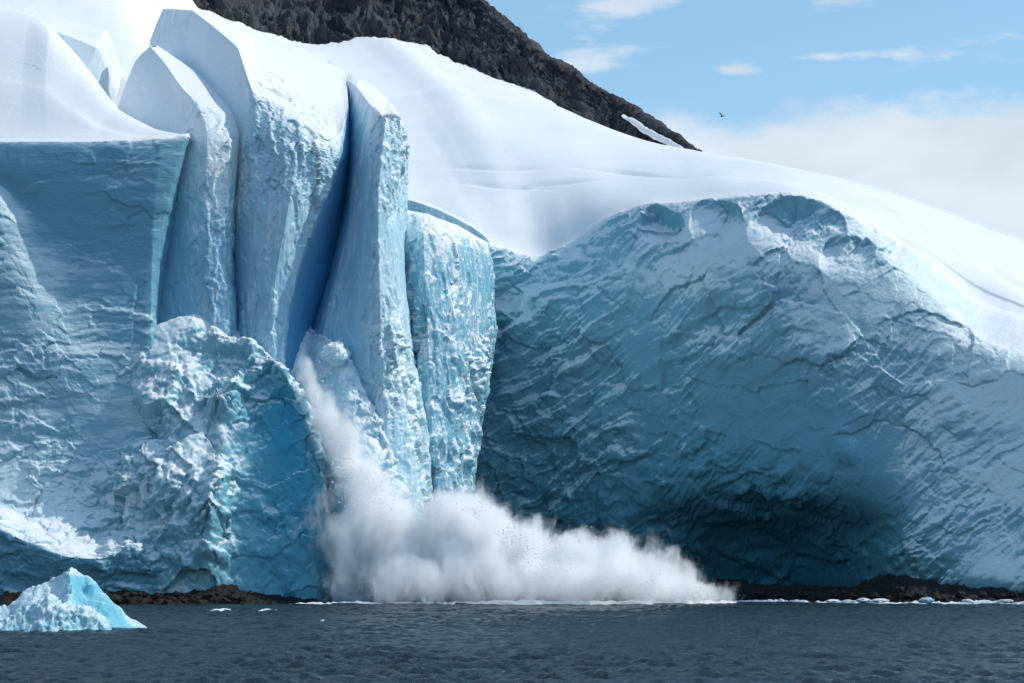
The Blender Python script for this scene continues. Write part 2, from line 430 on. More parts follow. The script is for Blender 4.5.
# --- broad tower with the sloping snow roof
root = thing('serac', 'broad tall ice tower with a wide sloping snow roof, left of the deep blue crevasse', 'serac')
st = [
    [(160, 420, 385, .2), (160, 345, 385, .15), (160, 280, 385, .15), (158, 200, 386, .12), (152, 120, 388, .1), (150, 42, 392, .08), (163, 9, 394, .05), (164, 8.5, 396, .04), (165, 8, 398, .04)],
    [(190, 420, 376, .2), (190, 345, 376, .15), (188, 280, 377, .15), (185, 200, 378, .12), (182, 120, 381, .1), (185, 50, 386, .08), (192, 11, 390, .05), (194, 10.5, 393, .04), (196, 10, 397, .04)],
    [(215, 420, 366, .2), (215, 345, 366, .2), (213, 280, 367, .15), (210, 200, 368, .12), (208, 120, 372, .1), (205, 60, 377, .08), (209, 23, 381, .05), (212, 21.5, 387, .04), (215, 20, 396, .04)],
    [(240, 420, 356.5, .5), (240, 345, 356.5, .4), (240, 280, 357, .35), (240, 200, 358, .25), (241, 130, 361, .15), (244, 85, 366, .1), (238, 48, 370, .06), (238, 36, 381, .04), (236, 26, 397, .04)],
    [(256, 420, 353, 1), (256, 345, 353, 1), (257, 280, 353.5, 1), (257, 200, 354, .9), (255, 140, 355, .8), (256, 110, 356, .5), (253, 92, 358, .5), (257, 60, 376, .05), (258, 33, 398, .04)],
    [(268, 420, 351, 1.1), (270, 345, 351, 1.1), (275, 280, 351.5, 1), (290, 200, 352, .9), (298, 150, 353, .9), (298, 130, 354, .5), (296, 117, 356, .5), (295, 80, 376, .05), (290, 46, 398, .04)],
    [(280, 420, 351, .9), (285, 345, 352, .9), (295, 280, 353, .8), (320, 200, 355, .7), (335, 160, 356, .4), (339, 146, 357, .3), (338, 136, 358, .15), (332, 96, 376, .05), (325, 61, 398, .04)],
    [(284, 420, 354, .5), (288, 345, 354.5, .4), (299, 280, 355.5, .3), (325, 200, 357, .25), (340, 160, 358, .4), (343, 144, 359, .4), (343, 128, 361, .2), (340, 96, 378, .05), (338, 68, 398, .04)],
    [(300, 420, 364, .3), (311, 345, 364, .3), (328, 280, 365, .25), (346, 200, 367, .2), (350, 150, 369, .2), (349, 120, 373, .15), (348, 104, 374, .1), (346.5, 88, 384, .05), (344, 71, 398, .04)],
    [(300, 420, 398, .2), (305, 345, 398, .2), (312, 280, 398, .2), (330, 200, 398, .2), (345, 130, 398, .2), (346, 90, 398, .1), (345, 74, 400, .05), (340, 71, 400, .05), (325, 62, 399, .04)],
    [(230, 420, 415, .2), (230, 345, 415, .2), (230, 280, 415, .2), (230, 200, 415, .2), (230, 130, 415, .2), (230, 70, 415, .1), (235, 40, 412, .05), (240, 34, 406, .05), (250, 31, 399, .04)],
]
bl = (.4, .3, .2, .1, .05, .02, 0, 0, 0)
bb = [(1, 1)] * 7 + [(2, .35), (2.3, .5), (2, .5), (1, 0)]
st = [[(q[0], q[1], q[2], q[3], min(1, b * m + (a[k] if isinstance(a, tuple) else a * (k < 6)))) for k, (q, b) in enumerate(zip(s, bl))] for s, (m, a) in zip(st, [(1, (.1, .1, .1, -.4, -.9, -.9, -.9, 0, 0))] * 4 + [(1, 0)] * 3 + [(1, .45), (1, .85), (1, .9), (1, 0)])]  # left faces paled for received light; crevasse wall mixes blue ice and painted through-light
build_ice(st, 0.2, 0.2, 6, root, M_ICE_FLUTED, an=(1.1, 1.1, .26), amps=(1.2, .7, .32, .14), ridge=.6, sizes=(5, 2.2, 1.0, .42), close=True, crisp=.1, ulin=.85, vlin=.5, seed=23)

# --- column right of the crevasse
root = thing('serac', 'slim smooth-sided ice column rising right of the deep blue crevasse', 'serac')
st = [
    [(330, 605, 374, .3, .5), (322, 500, 374, .3, .6), (303, 420, 374, .2, .8), (296, 340, 374, .1, 1), (318, 270, 376, .05, 1), (335, 200, 378, .05, 1), (341, 140, 383, .05, .8), (345, 80, 395, .05, .2), (349, 74, 400, .04)],  # crevasse side: deep blue ice, with blue light through it put into the colour
    [(350, 605, 356, .6, .5), (345, 500, 356, .5, .4), (326, 420, 357, .3, .4), (322, 340, 357, .25, .35), (338, 270, 359, .2, .35), (351, 200, 360, .15, .35), (354, 140, 366, .1, .3), (356, 86, 381, .05, .1), (360, 78, 396, .04)],
    [(370, 605, 350, .8, .4), (365, 500, 351, .7, .4), (355, 420, 351.5, .4, .3), (352, 340, 352, .3, .3), (360, 270, 353, .25, .25), (366, 200, 354, .2, .25), (369, 140, 357, .15, .15), (369, 103, 365, .08, .05), (376, 88, 390, .04)],
    [(398, 605, 347, 1, .2), (392, 500, 348, 1, .2), (386, 420, 348.5, .8, .15), (381, 340, 349, .8, .1), (379, 270, 350, .7, .1), (378, 200, 351, .7, .05), (383, 140, 353, .5), (386, 119, 355, .5), (385, 97, 386, .04)],
    [(418, 605, 349, 1.3), (414, 500, 350, 1.3), (404, 420, 350.5, 1.2), (396, 340, 351, 1.2), (393, 270, 352, 1.1), (393, 200, 353, 1.1), (395, 140, 355, .9), (396, 117, 357, .6), (388, 100, 384, .04)],
    [(436, 605, 358, .6), (432, 500, 357, .6), (424, 420, 357, .6), (411, 340, 358, .5), (404, 270, 358, .5), (404, 200, 359, .5), (402, 140, 360, .8), (399, 118, 362, .3), (383, 98, 386, .04)],
    [(436, 605, 390, .5), (432, 500, 390, .5), (424, 420, 390, .5), (412, 340, 390, .4), (405, 270, 390, .4), (404, 200, 390, .3), (402, 140, 390, .2), (394, 106, 392, .1), (366, 85, 398, .04)],
]
build_ice(st, 0.18, 0.18, 7, root, M_ICE_FLUTED, an=(1.1, 1.1, .26), amps=(1.1, .6, .30, .14), sizes=(4.2, 2.0, .9, .42), ridge=.7, close=True, crisp=.14, ulin=.9, vlin=.4, seed=37)

# --- sunlit ragged tower
root = thing('serac', 'rough sunlit ice tower facing right, beside the shaded ice wall and above the spray', 'serac')
st = [
    [(424, 608, 362, 1), (420, 505, 362, 1), (410, 400, 363, 1), (403, 320, 364, 1), (400, 260, 365, .9), (401, 228, 366, .6), (403, 214, 368, .6), (405, 210, 378, .1)],
    [(440, 608, 357, 1.3), (436, 505, 357, 1.3), (431, 400, 359, 1.3), (427, 320, 360, 1.2), (424, 260, 361, 1.2), (424, 232, 362, 1.1), (425, 218, 365, .9), (427, 214, 376, .1)],
    [(454, 608, 359, 1.4), (452, 505, 359, 1.4), (454, 400, 361, 1.4), (454, 320, 362, 1.3), (454, 262, 364, 1.2), (454, 242, 365, .8), (455, 229, 368, .9), (457, 225, 379, .1)],
    [(466, 608, 365, 1), (466, 505, 366, 1), (473, 400, 369, 1), (476, 320, 371, 1), (476, 268, 372, .9), (476, 250, 373, .8), (477, 240, 376, .8), (478, 237, 384, .1)],
    [(468, 608, 376, .45), (469, 505, 376, .45), (483, 400, 379, .45), (492, 325, 381, .45), (491, 268, 382, .4), (489, 252, 383, .6), (488, 245, 385, .3), (488, 243, 394, .1)],
    [(468, 608, 402, .4), (468, 505, 402, .4), (480, 400, 402, .4), (489, 325, 402, .4), (488, 268, 402, .4), (487, 253, 402, .3), (487, 246, 402, .1), (487, 245, 403, .05)],
]
build_ice(st, 0.18, 0.18, 6, root, M_ICE_RAGGED, an=(1.1, 1.1, .24), amps=(1.6, .85, .34, .16), sizes=(4.2, 2.2, 1.0, .45), ridge=.8, close=True, crisp=.15, ulin=.8, vlin=.5, seed=51)

# --- slumped buttress with the turquoise flank
root = thing('ice_buttress', 'rounded slumped ice buttress with a turquoise flank, in front of the ice towers', 'ice buttress')
def Mst(cx, cy, fx, yc, yf, blues=(0, 0, 0, 0), r=1.0):
    yf = yf + 1.5
    a = np.array([fx, 612.]); b = np.array([cx, cy])
    pt = lambda t: a + (b - a) * t
    out = [(fx, 612, yf + 1, .6, blues[0])]
    for t, e, bl in ((.03, 0, blues[0]), (.22, -.3, blues[0]), (.45, 1.2, blues[1]), (.65, 3.2, blues[2]), (.85, 5.6, blues[3])):
        p = pt(t); out.append((p[0], p[1], yf + e * (yc - yf) / 8, r, bl))
    out += [(cx, cy + 8, yc - 1.2, 1 * r, blues[3] * .3), (cx, cy, yc, .7, 0), (cx + 4, cy + 6, yc + 4, .6, 0), (cx + 14, cy + 70, yc + 12, .6, 0), (cx + 20, 606, yc + 16, .5, 0)]
    return out
st = [
    Mst(98, 480, 90, 350, 346),
    Mst(112, 420, 108, 351, 343),
    Mst(125, 366, 128, 352, 341),
    Mst(150, 331, 155, 352, 339),
    Mst(180, 316, 180, 352, 338, (.1, 0, 0, 0)),
    Mst(205, 318, 205, 352, 337.5, (.1, 0, 0, 0), 1.3),
    Mst(222, 330, 222, 351, 337.5, (.3, .2, .1, .1), 1.3),
    Mst(242, 338, 240, 350, 339, (.5, .45, .4, .3)),
    Mst(262, 346, 262, 349, 340, (.65, .7, .7, .6)),
    Mst(282, 362, 288, 347, 340, (.7, .85, 1, 1)),
    Mst(300, 396, 308, 346, 340.5, (.7, .9, 1, .9)),
    Mst(316, 436, 320, 346, 341.5, (.7, .8, .8, .6)),
    Mst(326, 500, 330, 347, 344, (.4, .4, .4, .3)),
    Mst(330, 560, 338, 350, 349),
]
def mound_extra(P, q):
    px, py = pix(P)
    d = 1.5 * facets(q * .11)[0] + 1.6 * gauss(px, py, 234, 400, 12, 45, -8) + 3.0 * gauss(px, py, 214, 525, 8, 72, 4) + 1.2 * fbm(q * .22, 4) + 1.0 * gauss(px, py, 190, 560, 14, 30) - 1.6 * gauss(px, py, 205, 440, 14, 30) - 1.2 * gauss(px, py, 262, 430, 14, 60)
    return d
build_ice(st, 0.2, 0.2, None, root, M_ICE_MOUND, face_name='ice_body', an=(1, 1, .75), amps=(1.2, .5, .24, .12), sizes=(7, 3.2, 1.4, .55), ridge=.5, extra=mound_extra, ulin=.4, vlin=.3, seed=63)

# --- rubble slope in the gully under the crevasse
st = [[(px0, 612, Y - 8, 1, .25), (px0, tp + 95, Y - 5.5, 1, .2), (px0, tp + 40, Y - 3, 1, .1), (px0, tp + 12, Y - 1, 1, .05), (px0, tp, Y, .8), (px0, tp + 2, Y + 5, .6), (px0, 612, Y + 12, .5)]
      for px0, tp, Y in ((268, 340, 357), (284, 329, 359), (303, 327, 361), (318, 333, 358), (332, 342, 354.5), (347, 356, 351.5), (362, 385, 350), (380, 425, 348), (400, 480, 346.5), (420, 540, 347))]
P, rough, blue, ui, vi = loft(st, .22, .22)
P, cell = rough_ice(P, rough, amps=(1.1, .6, .45, .15), sizes=(3, 2, 1, .5), seed=71)
o = grid_mesh('ice_debris', P, M_ICE_FLUTED, {'blue': blue, 'cell': cell})
tag(o, 'heap of broken pale blue ice debris at the foot of the deep blue crevasse', 'ice debris', kind='stuff')

# --- the great shaded wall and the snowfield above it
def B(px, lip, rows, ylip, back, r=1.0, roll=6):
    """rows: (py, Y, blue) from the foot up; back: three (px,py,Y) behind the lip"""
    out = [(px, 612, rows[0][1] + 4, .5, rows[0][2])]
    out += [(px, a, y, max(r, .9) if a > 500 else r, b) for a, y, b in rows]
    k = 1 + 2.2 * min(1, max(0, (px - 840) / 140))
    out += [(px, lip + 5 * k, ylip - .3 * k, .9 * r / k, .1 / k), (px, lip, ylip + .5 * k * k ** .5, .5 / k), (px, lip - 2 * k, ylip + 2.5 * k, .1)]
    out += [(*b, .015) for b in back]
    return out
def rowsat(px):
    X = [470, 540, 635, 700, 760, 830, 890, 950, 1024, 1130, 1260]
    tab = {   # py: depth over X
        590: [408, 408, 402, 406, 406, 397, 372, 353, 342, 330, 317],
        545: [408, 405, 394, 395, 394, 385, 366, 353.5, 345, 333, 320],
        510: [407, 402, 389.5, 381, 374, 365, 361, 355, 347.5, 335, 322],
        450: [407, 400, 386, 376.5, 369, 362, 359.5, 356.5, 350, 337.5, 324.5],
        380: [407, 399, 384, 374, 366, 361, 359.5, 357, 352, 339.5, 326.5],
        310: [407, 400, 386, 376, 369, 364, 362, 359.5, 355, 342, 329],
    }
    bl = {590: [.5, .5, .7, .9, 1, 1, .5, .1, .1, .1, .1], 545: [.5, .5, .7, .8, .9, .9, .6, .1, 0, 0, 0], 510: [.4, .4, .6, .7, .7, .7, .5, .1, 0, 0, 0],  # high values near the foot put the hollow's shade into the ice colour
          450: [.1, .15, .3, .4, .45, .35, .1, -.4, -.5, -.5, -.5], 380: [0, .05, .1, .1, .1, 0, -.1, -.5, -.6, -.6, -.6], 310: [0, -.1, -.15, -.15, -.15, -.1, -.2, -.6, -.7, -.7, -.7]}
    return [(py, float(np.interp(px, X, v)), float(np.interp(px, X, bl[py]))) for py, v in tab.items()]
lipx = [250, 340, 400, 440, 470, 487, 510, 537, 570, 600, 637, 684, 742, 800, 845, 880, 930, 985, 1024, 1130, 1260]
lipy = [232, 234, 236, 236, 236, 243, 251, 258, 243, 222, 207, 203, 196, 196, 212, 232, 266, 309, 322, 395, 480]
yl_x = [470, 540, 635, 700, 760, 850, 930, 1024, 1130, 1260]
yl_y = [408, 403, 390, 380.5, 373.5, 367, 365, 360.5, 348, 335]
rkx = [180, 230, 290, 340, 380, 430, 470, 500, 560, 600, 640, 690, 706, 800, 870, 940, 1000, 1024, 1130, 1260]
rky = [0, 20, 42, 46, 37, 55, 68, 78, 103, 128, 145, 156, 158, 170, 183, 205, 227, 238, 300, 400]
bkY = [720, 720, 720, 720, 720, 715, 700, 690, 660, 640, 610, 560, 545, 480, 455, 440, 430, 428, 420, 410]
def lipb(x):
    return float(np.interp(x, [470, 487, 510, 537, 570, 600, 637, 684, 742, 800, 845, 880, 930, 985, 1024, 1130, 1260], [236, 243, 251, 258, 243, 222, 207, 203, 196, 196, 212, 232, 266, 309, 322, 395, 480]))
st = []
for px, lp in zip(lipx, lipy):
    rows = rowsat(px)
    lpb = lipb(px)
    # squeeze the rows under the lip so that they stay in order
    rr = []; rg = 1.0 - .68 * min(1, max(0, (px - 830) / 100))
    for py, Y, b in rows:
        t = (590 - py) / 280.0
        py2 = 590 + (lpb + 38 - 590) * t
        rr.append((py2, Y, b))
    ylip = float(np.interp(px, yl_x, yl_y))
    # where the sheet ends: on the mountain's snow line (left) or on the dome's skyline (right)
    bx = 330 + (px - 470) * (706 - 330) / (760 - 470) if px < 760 else 706 + (px - 760) * (1260 - 706) / (1260 - 760)
    by = float(np.interp(bx, rkx, rky)); bY = float(np.interp(bx, rkx, bkY))
    pw = float(np.interp(px, [640, 780], [.9, .68]))
    m = []; kk = 1 + 2.2 * min(1, max(0, (px - 840) / 140)); lps = float(np.mean([lipb(px + a) for a in range(-170, 171, 10)]))
    for t, e in ((.03, 0), (.14, .05), (.4, .0), (.72, .0), (.9, 0)):
        mY = ylip + 2.5 * kk + .6 + (bY - ylip - 2.5 * kk - .6) * t
        le = lpb - 2 * kk + (lps - lpb) * min(1, t / .09); zl = HC + (563 - le + 1) / F * (ylip + 2.5 * kk); zb = HC + (563 - by) / F * bY
        mz = zl + (zb - zl) * (t ** pw)
        mx = px + (bx - px) * t
        m.append((mx, 563 - (mz - HC) / mY * F, mY))
    # smooth out the teeth a little way behind the lip
    st.append(B(px, lp, rr, ylip, m + [(bx, by, bY), (bx + 2, by + (30 if bx > 690 else 14), bY + 50)], r=rg))
def arch_extra(P, q):
    px, py = pix(P)
    a = math.radians(52)
    s = (px - 600) * math.cos(a) - (-(py - 350)) * math.sin(a)      # across the swooping ribs
    t = (px - 600) * math.sin(a) + (-(py - 350)) * math.cos(a)
    wob = fbm(np.stack([px / 90, py / 90, 0 * px], -1), 3) * 25
    rib = ridged(np.stack([(s + wob) / 26, t / 300, 0 * px + 5], -1), 4)
    mrib = np.clip((860 - px) / 300, 0, 1) * np.clip((py - 215) / 30, 0, 1)
    d = .85 * rib * mrib
    st_ = fbm(np.stack([(s + wob * .5) / 9, t / 60, 0 * px + 31], -1), 4)
    d = d + .22 * st_ / np.maximum(.35, 1 - .68 * np.clip((px - 830) / 100, 0, 1))
    hw = fbm(np.stack([(px + wob) / 70, (py + wob) / 20, 0 * px + 9], -1), 4)
    d = d + 0.5 * hw * np.clip((py - 380) / 100, 0, 1) * np.clip((920 - px) / 80, 0, 1)
    hol = [(720, 318, 24, 30, 10, 2.0), (722, 378, 16, 10, 0, 1.8), 
           (775, 385, 28, 10, -30, 1.2), (585, 400, 8, 50, 25, 1.2), (900, 245, 9, 12, 30, 1.6)]
    for cx, cy, rx, ry, ro, am in [(662, 226, 23, 19, 20, 3.2), (716, 224, 27, 26, 8, 3.6), (796, 232, 50, 34, 0, 3.0), (846, 258, 26, 26, 0, 2.2)]:
        c_, s_ = math.cos(math.radians(ro)), math.sin(math.radians(ro))
        wx_, wy_ = px + 5 * wob / 25 - cx, py + 4 * fbm(np.stack([px / 25, py / 25, 0 * px], -1), 3) - cy
        r2 = ((c_ * wx_ + s_ * wy_) / rx) ** 2 + ((-s_ * wx_ + c_ * wy_) / ry) ** 2
        d = d - am * np.sqrt(np.clip(1 - r2, 0, 1)) * np.clip(.75 - (py - cy) / (1.5 * ry), 0, 1)
    for cx, cy, rx, ry, ro, am in hol: d = d - am * gauss(px, py, cx, cy, rx, ry, ro)
    for cx, cy, rx, ry, ro, am in [(520, 330, 14, 60, 25, 2.0), (590, 330, 16, 70, 30, 1.6), (700, 300, 10, 50, 30, .8), (850, 450, 40, 12, 40, 2.0), (930, 540, 40, 26, -20, 2.0)]:
        d = d + am * gauss(px, py, cx, cy, rx, ry, ro)
    return d
root = thing('ice_wall', 'huge curved shaded ice wall with a dark hollow at its foot, right of the spray', 'ice wall')
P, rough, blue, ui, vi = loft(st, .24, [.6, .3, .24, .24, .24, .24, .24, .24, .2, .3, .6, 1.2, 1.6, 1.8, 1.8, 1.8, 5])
# snow drifts and gentle crevasse rolls on the field
P, cell = rough_ice(P, rough, an=(.8, .8, 1.1), amps=(1.1, .42, .16, .08), sizes=(10, 4.2, 1.7, .6), ridge=.1, extra=arch_extra, seed=83)
Nn = normals(P); px, py = pix(P); far = np.clip((P[..., 1] - 384) / 40, 0, 1)
P = P + Nn * (far * (1.0 * fbm(np.stack([P[..., 0] * .012, P[..., 1] * .010, 0 * far], -1), 3) + .05 * fbm(np.stack([P[..., 0] * .12, P[..., 1] * .06, 0 * far], -1), 4)))[..., None]
for cx, cy, rx, ry, ro, am in [(505, 187, 30, 2.2, 4, -1.6), (560, 184, 36, 2.0, -5, -1.4), (500, 168, 40, 2.5, 2, -1.2), (618, 173, 40, 1.6, 5, -1.2), (885, 208, 14, 1.6, 18, -.7), (905, 240, 20, 3, 25, -1.2), (1000, 272, 30, 4, 30, -1.6), (950, 252, 30, 3, 25, -.8)]:
    P = P + np.array([0, 0, 1.0]) * (.6 * am * gauss(px, py, cx, cy, rx, ry, ro) * (py < 300))[..., None]
jj = np.arange(P.shape[1]); wj = np.where(jj <= vi[-2], np.exp(-(vi[-2] - jj) / 5.0), 1.0)
P[..., 2] += (P[..., 1] > 480) * wj[None, :] * (1.5 * fbm(np.stack([P[..., 0] * .09, 0 * far, 0 * far + 3], -1), 5, .62))
lipj = vi[8]
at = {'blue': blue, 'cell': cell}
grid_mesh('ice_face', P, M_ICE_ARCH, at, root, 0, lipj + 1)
o = grid_mesh('snowfield', P, M_SNOW, at, None, lipj)
tag(o, 'smooth white snowfield sloping up from the ice wall to the dark mountain', 'snowfield', kind='structure')

# --- scarp edge of the snowfield behind the ragged tower
root = thing('ice_scarp', 'low smooth pale ice scarp along the snow edge behind the rough sunlit tower', 'ice scarp')
st = [[(px, py + 40, 402 - .0 * i, .2, .1), (px, py + 16, 402, .15, .1), (px, py + 1, 402.3, .1, .05), (px, py, 403, .05), (px - .4, py - 1.2, 405, .05), (px - 1, py - 1, 409, .05), (px - 1, py + 30, 413, .05)]
      for i, (px, py) in enumerate([(372, 186), (400, 196), (420, 202), (440, 209), (458, 218), (474, 227), (487, 237), (489, 240)])]
st.append([(490, 285, 420, .2), (490, 262, 420, .1), (489.5, 246, 421, .1), (489, 243, 421, .05), (488.5, 242, 422, .05), (488, 242, 423, .05), (487, 285, 424, .05)])
build_ice(st, .25, .2, 3, root, M_ICE_FLUTED, amps=(.3, .3, .2, .08), ulin=.5, vlin=.85, seed=91)

# --- snow slope behind the shelf, top left, with its small notch
st = []
for px in (-260, -120, 0, 60, 110, 150, 190, 260, 330):
    base = np.interp(px, [-260, 0, 110, 190, 330], [60, 110, 150, 130, 110])
    tb = float(np.interp(px, [-260, 110, 150, 190, 330], [-200, -160, -80, 0, 60]))
    st.append([(px, base + 60, 380, .2), (px, base, 388, .12), (px, base - 50, 408, .1), (px + 4, base * .5 + tb * .5 + 10, 436, .1), (px + 8, base * .25 + tb * .75 + 14, 500, .1), (px + 12, tb + 20, 580, .1), (px + 14, tb + 22, 660, .1), (px + 16, tb + 80, 720, .1)])
P, rough, blue, ui, vi = loft(st, 1.0, 1.0)
px, py = pix(P)
P[..., 2] += 0.8 * fbm(np.stack([P[..., 0] * .03, P[..., 1] * .03, 0 * px], -1), 4) + .08 * fbm(P * .4, 3)
o = grid_mesh('snow_slope', P, M_SNOW, {'blue': blue, 'cell': blue}, None)
tag(o, 'bright snow slope rising behind the left ice cliff', 'snow slope', kind='structure')
root = thing('ice_scarp', 'small triangular shaded ice scarp standing out of the snow slope at the top left', 'ice scarp')
st = [
    [(40, 70, 396, .2, -.9), (44, 40, 396, .1, -.9), (48, 29, 396, .05, -.9), (52, 26, 402, .05, -.9), (56, 20, 414, .05, -.9), (60, 50, 418, .05, -.9)],
    [(66, 90, 393, .2, -.9), (68, 52, 393, .1, -.9), (70, 37, 393, .05, -.9), (74, 33, 400, .05, -.9), (80, 24, 414, .05, -.9), (84, 50, 418, .05, -.9)],
    [(84, 95, 390, .2, -.9), (88, 64, 390, .1, -.9), (95, 47, 390, .05, -.9), (99, 41, 398, .05, -.9), (105, 30, 412, .05, -.9), (110, 60, 418, .05, -.9)],
    [(87, 100, 391, .2, -.9), (93, 72, 391, .1, -.9), (99, 50, 391.5, .05, -.9), (103, 44, 399, .05, -.9), (110, 34, 412, .05, -.9), (114, 62, 418, .05, -.9)],
    [(112, 130, 402, .2, -.9), (114, 115, 403, .1, -.9), (116, 98, 404, .05, -.9), (119, 88, 408, .05, -.9), (122, 76, 416, .05, -.9), (124, 100, 422, .05, -.9)],
]
build_ice(st, .25, .25, 2, root, M_ICE_FLUTED, amps=(.3, .3, .2, .08), ulin=.85, vlin=.8, seed=97)

# ------------------------------------------------------------------ mountain
bx = [60, 120, 180, 230, 290, 335, 350, 380, 410, 430, 470, 500, 560, 600, 640, 690, 708, 720]
by = [-60, -30, 0, 20, 42, 48, 40, 37, 48, 55, 68, 78, 103, 128, 146, 156, 158, 166]
sx = [60, 430, 470, 500, 540, 560, 590, 620, 650, 680, 706, 720]
sy = [-330, -40, -6, 18, 46, 62, 80, 98, 118, 138, 157, 170]
st = []
for x, y in zip(bx, by):
    sk = float(np.interp(x, sx, sy)); Yb = float(np.interp(x, [180, 430, 600, 706, 720], [722, 716, 642, 548, 540]))
    h = y - sk
    dY = max(6, h * .9)
    st.append([(x, y + 14, Yb - 6, .6), (x, y, Yb, .8), (x, y - h * .33, Yb + dY * .3, 1), (x, y - h * .66, Yb + dY * .6, 1), (x, sk, Yb + dY, .5), (x, sk + 2, Yb + dY + 15, .5), (x, y + 14, Yb + dY + 60, .5)])
P, rough, blue, ui, vi = loft(st, .55, .55)
Nn = smooth(normals(P), 4)
q = P.astype(np.float32)
# gullies running down to the left
c, s = math.cos(math.radians(28)), math.sin(math.radians(28))
q2 = np.stack([q[..., 0] * c + q[..., 2] * s, q[..., 1] * .5, -q[..., 0] * s + q[..., 2] * c], -1)
q2 = q2 + 3.0 * np.stack([fbm(q * .05 + 5, 3), fbm(q * .05 + 15, 3), fbm(q * .05 + 25, 3)], -1)
hgt = np.clip((720 - px) / 200, .25, 1) if False else 1.0
px, py = pix(P)
size = np.interp(px, [450, 600, 700], [1, .55, .3])
d = 3.8 * ridged(q2 * np.array([.09, .05, .03], np.float32), 6, .55) + 1.2 * facets(q2 * np.array([.22, .15, .10], np.float32))[0] + .8 * facets(q2 * .45)[0]
P = P + Nn * (d * rough * size)[..., None]
o = grid_mesh('mountain', P, M_ROCK)
tag(o, 'dark bare rock ridge falling to the right above the snowfield', 'mountain', kind='structure')
# snow strip lying on the lower ridge
pts = [(621, 115, 638), (632, 122, 628), (646, 131, 614), (661, 139, 598), (676, 147.5, 580), (690, 156, 564)]
wd = [.6, 2.6, 3.2, 3, 2.8, .8]
st = [[(x, y + w, Y - 9, .5), (x, y + w * .5, Y - 9.6, .5), (x + 1, y, Y - 9.6, .5), (x + 2, y - w * .5, Y - 9, .5), (x + 2, y - w * .6, Y - 2, .5)] for (x, y, Y), w in zip(pts, wd)]
P, rough, blue, ui, vi = loft(st, .5, .3)
P[..., 2] += .35 * fbm(P * .12, 3)
o = grid_mesh('snow_patch', P, M_SNOW)
tag(o, 'thin streak of snow lying along the lower end of the dark rock ridge', 'snow patch', kind='structure')

# ------------------------------------------------------------------ iceberg
def make_iceberg():
    root = thing('iceberg', 'small peaked iceberg with a turquoise band, floating at the lower left', 'iceberg')
    x = np.arange(-55.5, -30.5, .075); y = np.arange(198, 224, .1)
    X, Y = np.meshgrid(x, y, indexing='ij')
    sc = 207 / F
    PX = lambda p: (p - 512) * sc
    q = np.stack([X, Y, 0 * X], -1)
    wx = X + .5 * fbm(q * .4, 3); wy = Y + .8 * fbm(q * .4 + 40, 3)
    qq = wx / sc + 512 + 13 * np.clip((wy - 204) / 9, 0, 1)
    # back pyramid: ridge profile across the picture
    ridge = np.interp(qq, [-90, -40, 0, 15, 33, 50, 62, 73, 84, 96, 108, 118, 132, 148, 156], [0, 1.0, 2.0, 2.8, 3.75, 4.0, 4.9, 5.6, 4.6, 4.0, 3.2, 2.1, 1.1, .3, -.6])
    back = ridge * 1.04 - np.where(wy < 213, (213 - wy) * np.interp(qq, [0, 60, 90, 120], [.55, .62, .62, .5]), (wy - 213) * .7)
    fr = np.interp(qq, [-90, -40, 0, 22, 40, 58, 66, 80, 95, 104, 112, 116, 124], [.6, 1.0, 1.2, 1.5, 2.3, 3.1, 2.9, 2.2, 1.4, 1.3, .5, -.3, -2])
    front = fr - np.where(wy < 204.5, (204.5 - wy) * .9, (wy - 204.5) * 1.3)
    h = np.maximum(back, front)
    bluem = np.clip((back - front - .1) * 1.5, 0, 1) * np.clip(1.25 - np.abs(qq - (70 + (5.2 - h) * 9.5)) / np.interp(h, [0, 3, 5.4], [15, 17, 7]), 0, 1) ** .7 * np.clip((5.4 - h) * 1.2, 0, 1)
    h = h + .42 * fbm(np.stack([X * .55, Y * .55, 0 * X + 4], -1), 3) * np.clip(h, 0, 1)
    h = np.maximum(h, -1.3)
    Pp = np.stack([X, Y, h], -1)
    rg = (1 - .3 * np.clip(bluem * 1.3, 0, 1)) * np.clip(h * .5 + .5, .2, 1)
    Pp[..., 2] = smooth(Pp[..., 2][..., None], 2)[..., 0]
    Pp, cl = rough_ice(Pp, rg, amps=(.5, .42, .26, .12), sizes=(2.2, 1.2, .6, .28), ridge=.3, warp=.3, seed=5)
    bluem = np.clip(bluem * (1.05 + .5 * fbm(Pp * .8 + 3, 4)), 0, .95); 
    base = np.clip(.28 - Pp[..., 2] * .25, 0, .4) * (Pp[..., 2] < 1) 
    bl = np.clip(bluem + .14 + base + .18 * (fbm(Pp * .6 + 77, 3) > .25), 0, 1)
    return grid_mesh('ice_body', Pp, M_ICE_BERG, {'blue': bl, 'cell': cl}, root)
make_iceberg()

# ------------------------------------------------------------------ shore rocks
def shore(name, xs, yfront, top, label):
    # xs: px list, yfront: depth of the waterline, top: py of the upper edge
    st = []
    for px, yf, tp in zip(xs, yfront, top):
        zt = max(.3, (603.5 - tp) * .15)
        f = lambda z, Y: (px, 563 - (z - HC) / Y * F, Y)
        st.append([(*f(-1.5, yf - 4), 1), (*f(.25, yf), 1), (*f(zt * .55, yf + 2.5), 1), (*f(zt, yf + 5), 1), (*f(zt * .9, yf + 12), 1), (*f(-1, yf + 24), 1)])
    P, rough, blue, ui, vi = loft(st, .22, .2)
    Nn = normals(P)
    v1, _, _ = facets(P / 1.6); v2, _, _ = facets(P / .7); v3, _, _ = facets(P / .32)
    P = P + Nn * (.45 * v1 + .28 * v2 + .14 * v3 + .2 * fbm(P * .3, 4))[..., None]
    o = grid_mesh(name, P, M_SHORE)
    return tag(o, label, 'shore', kind='structure')
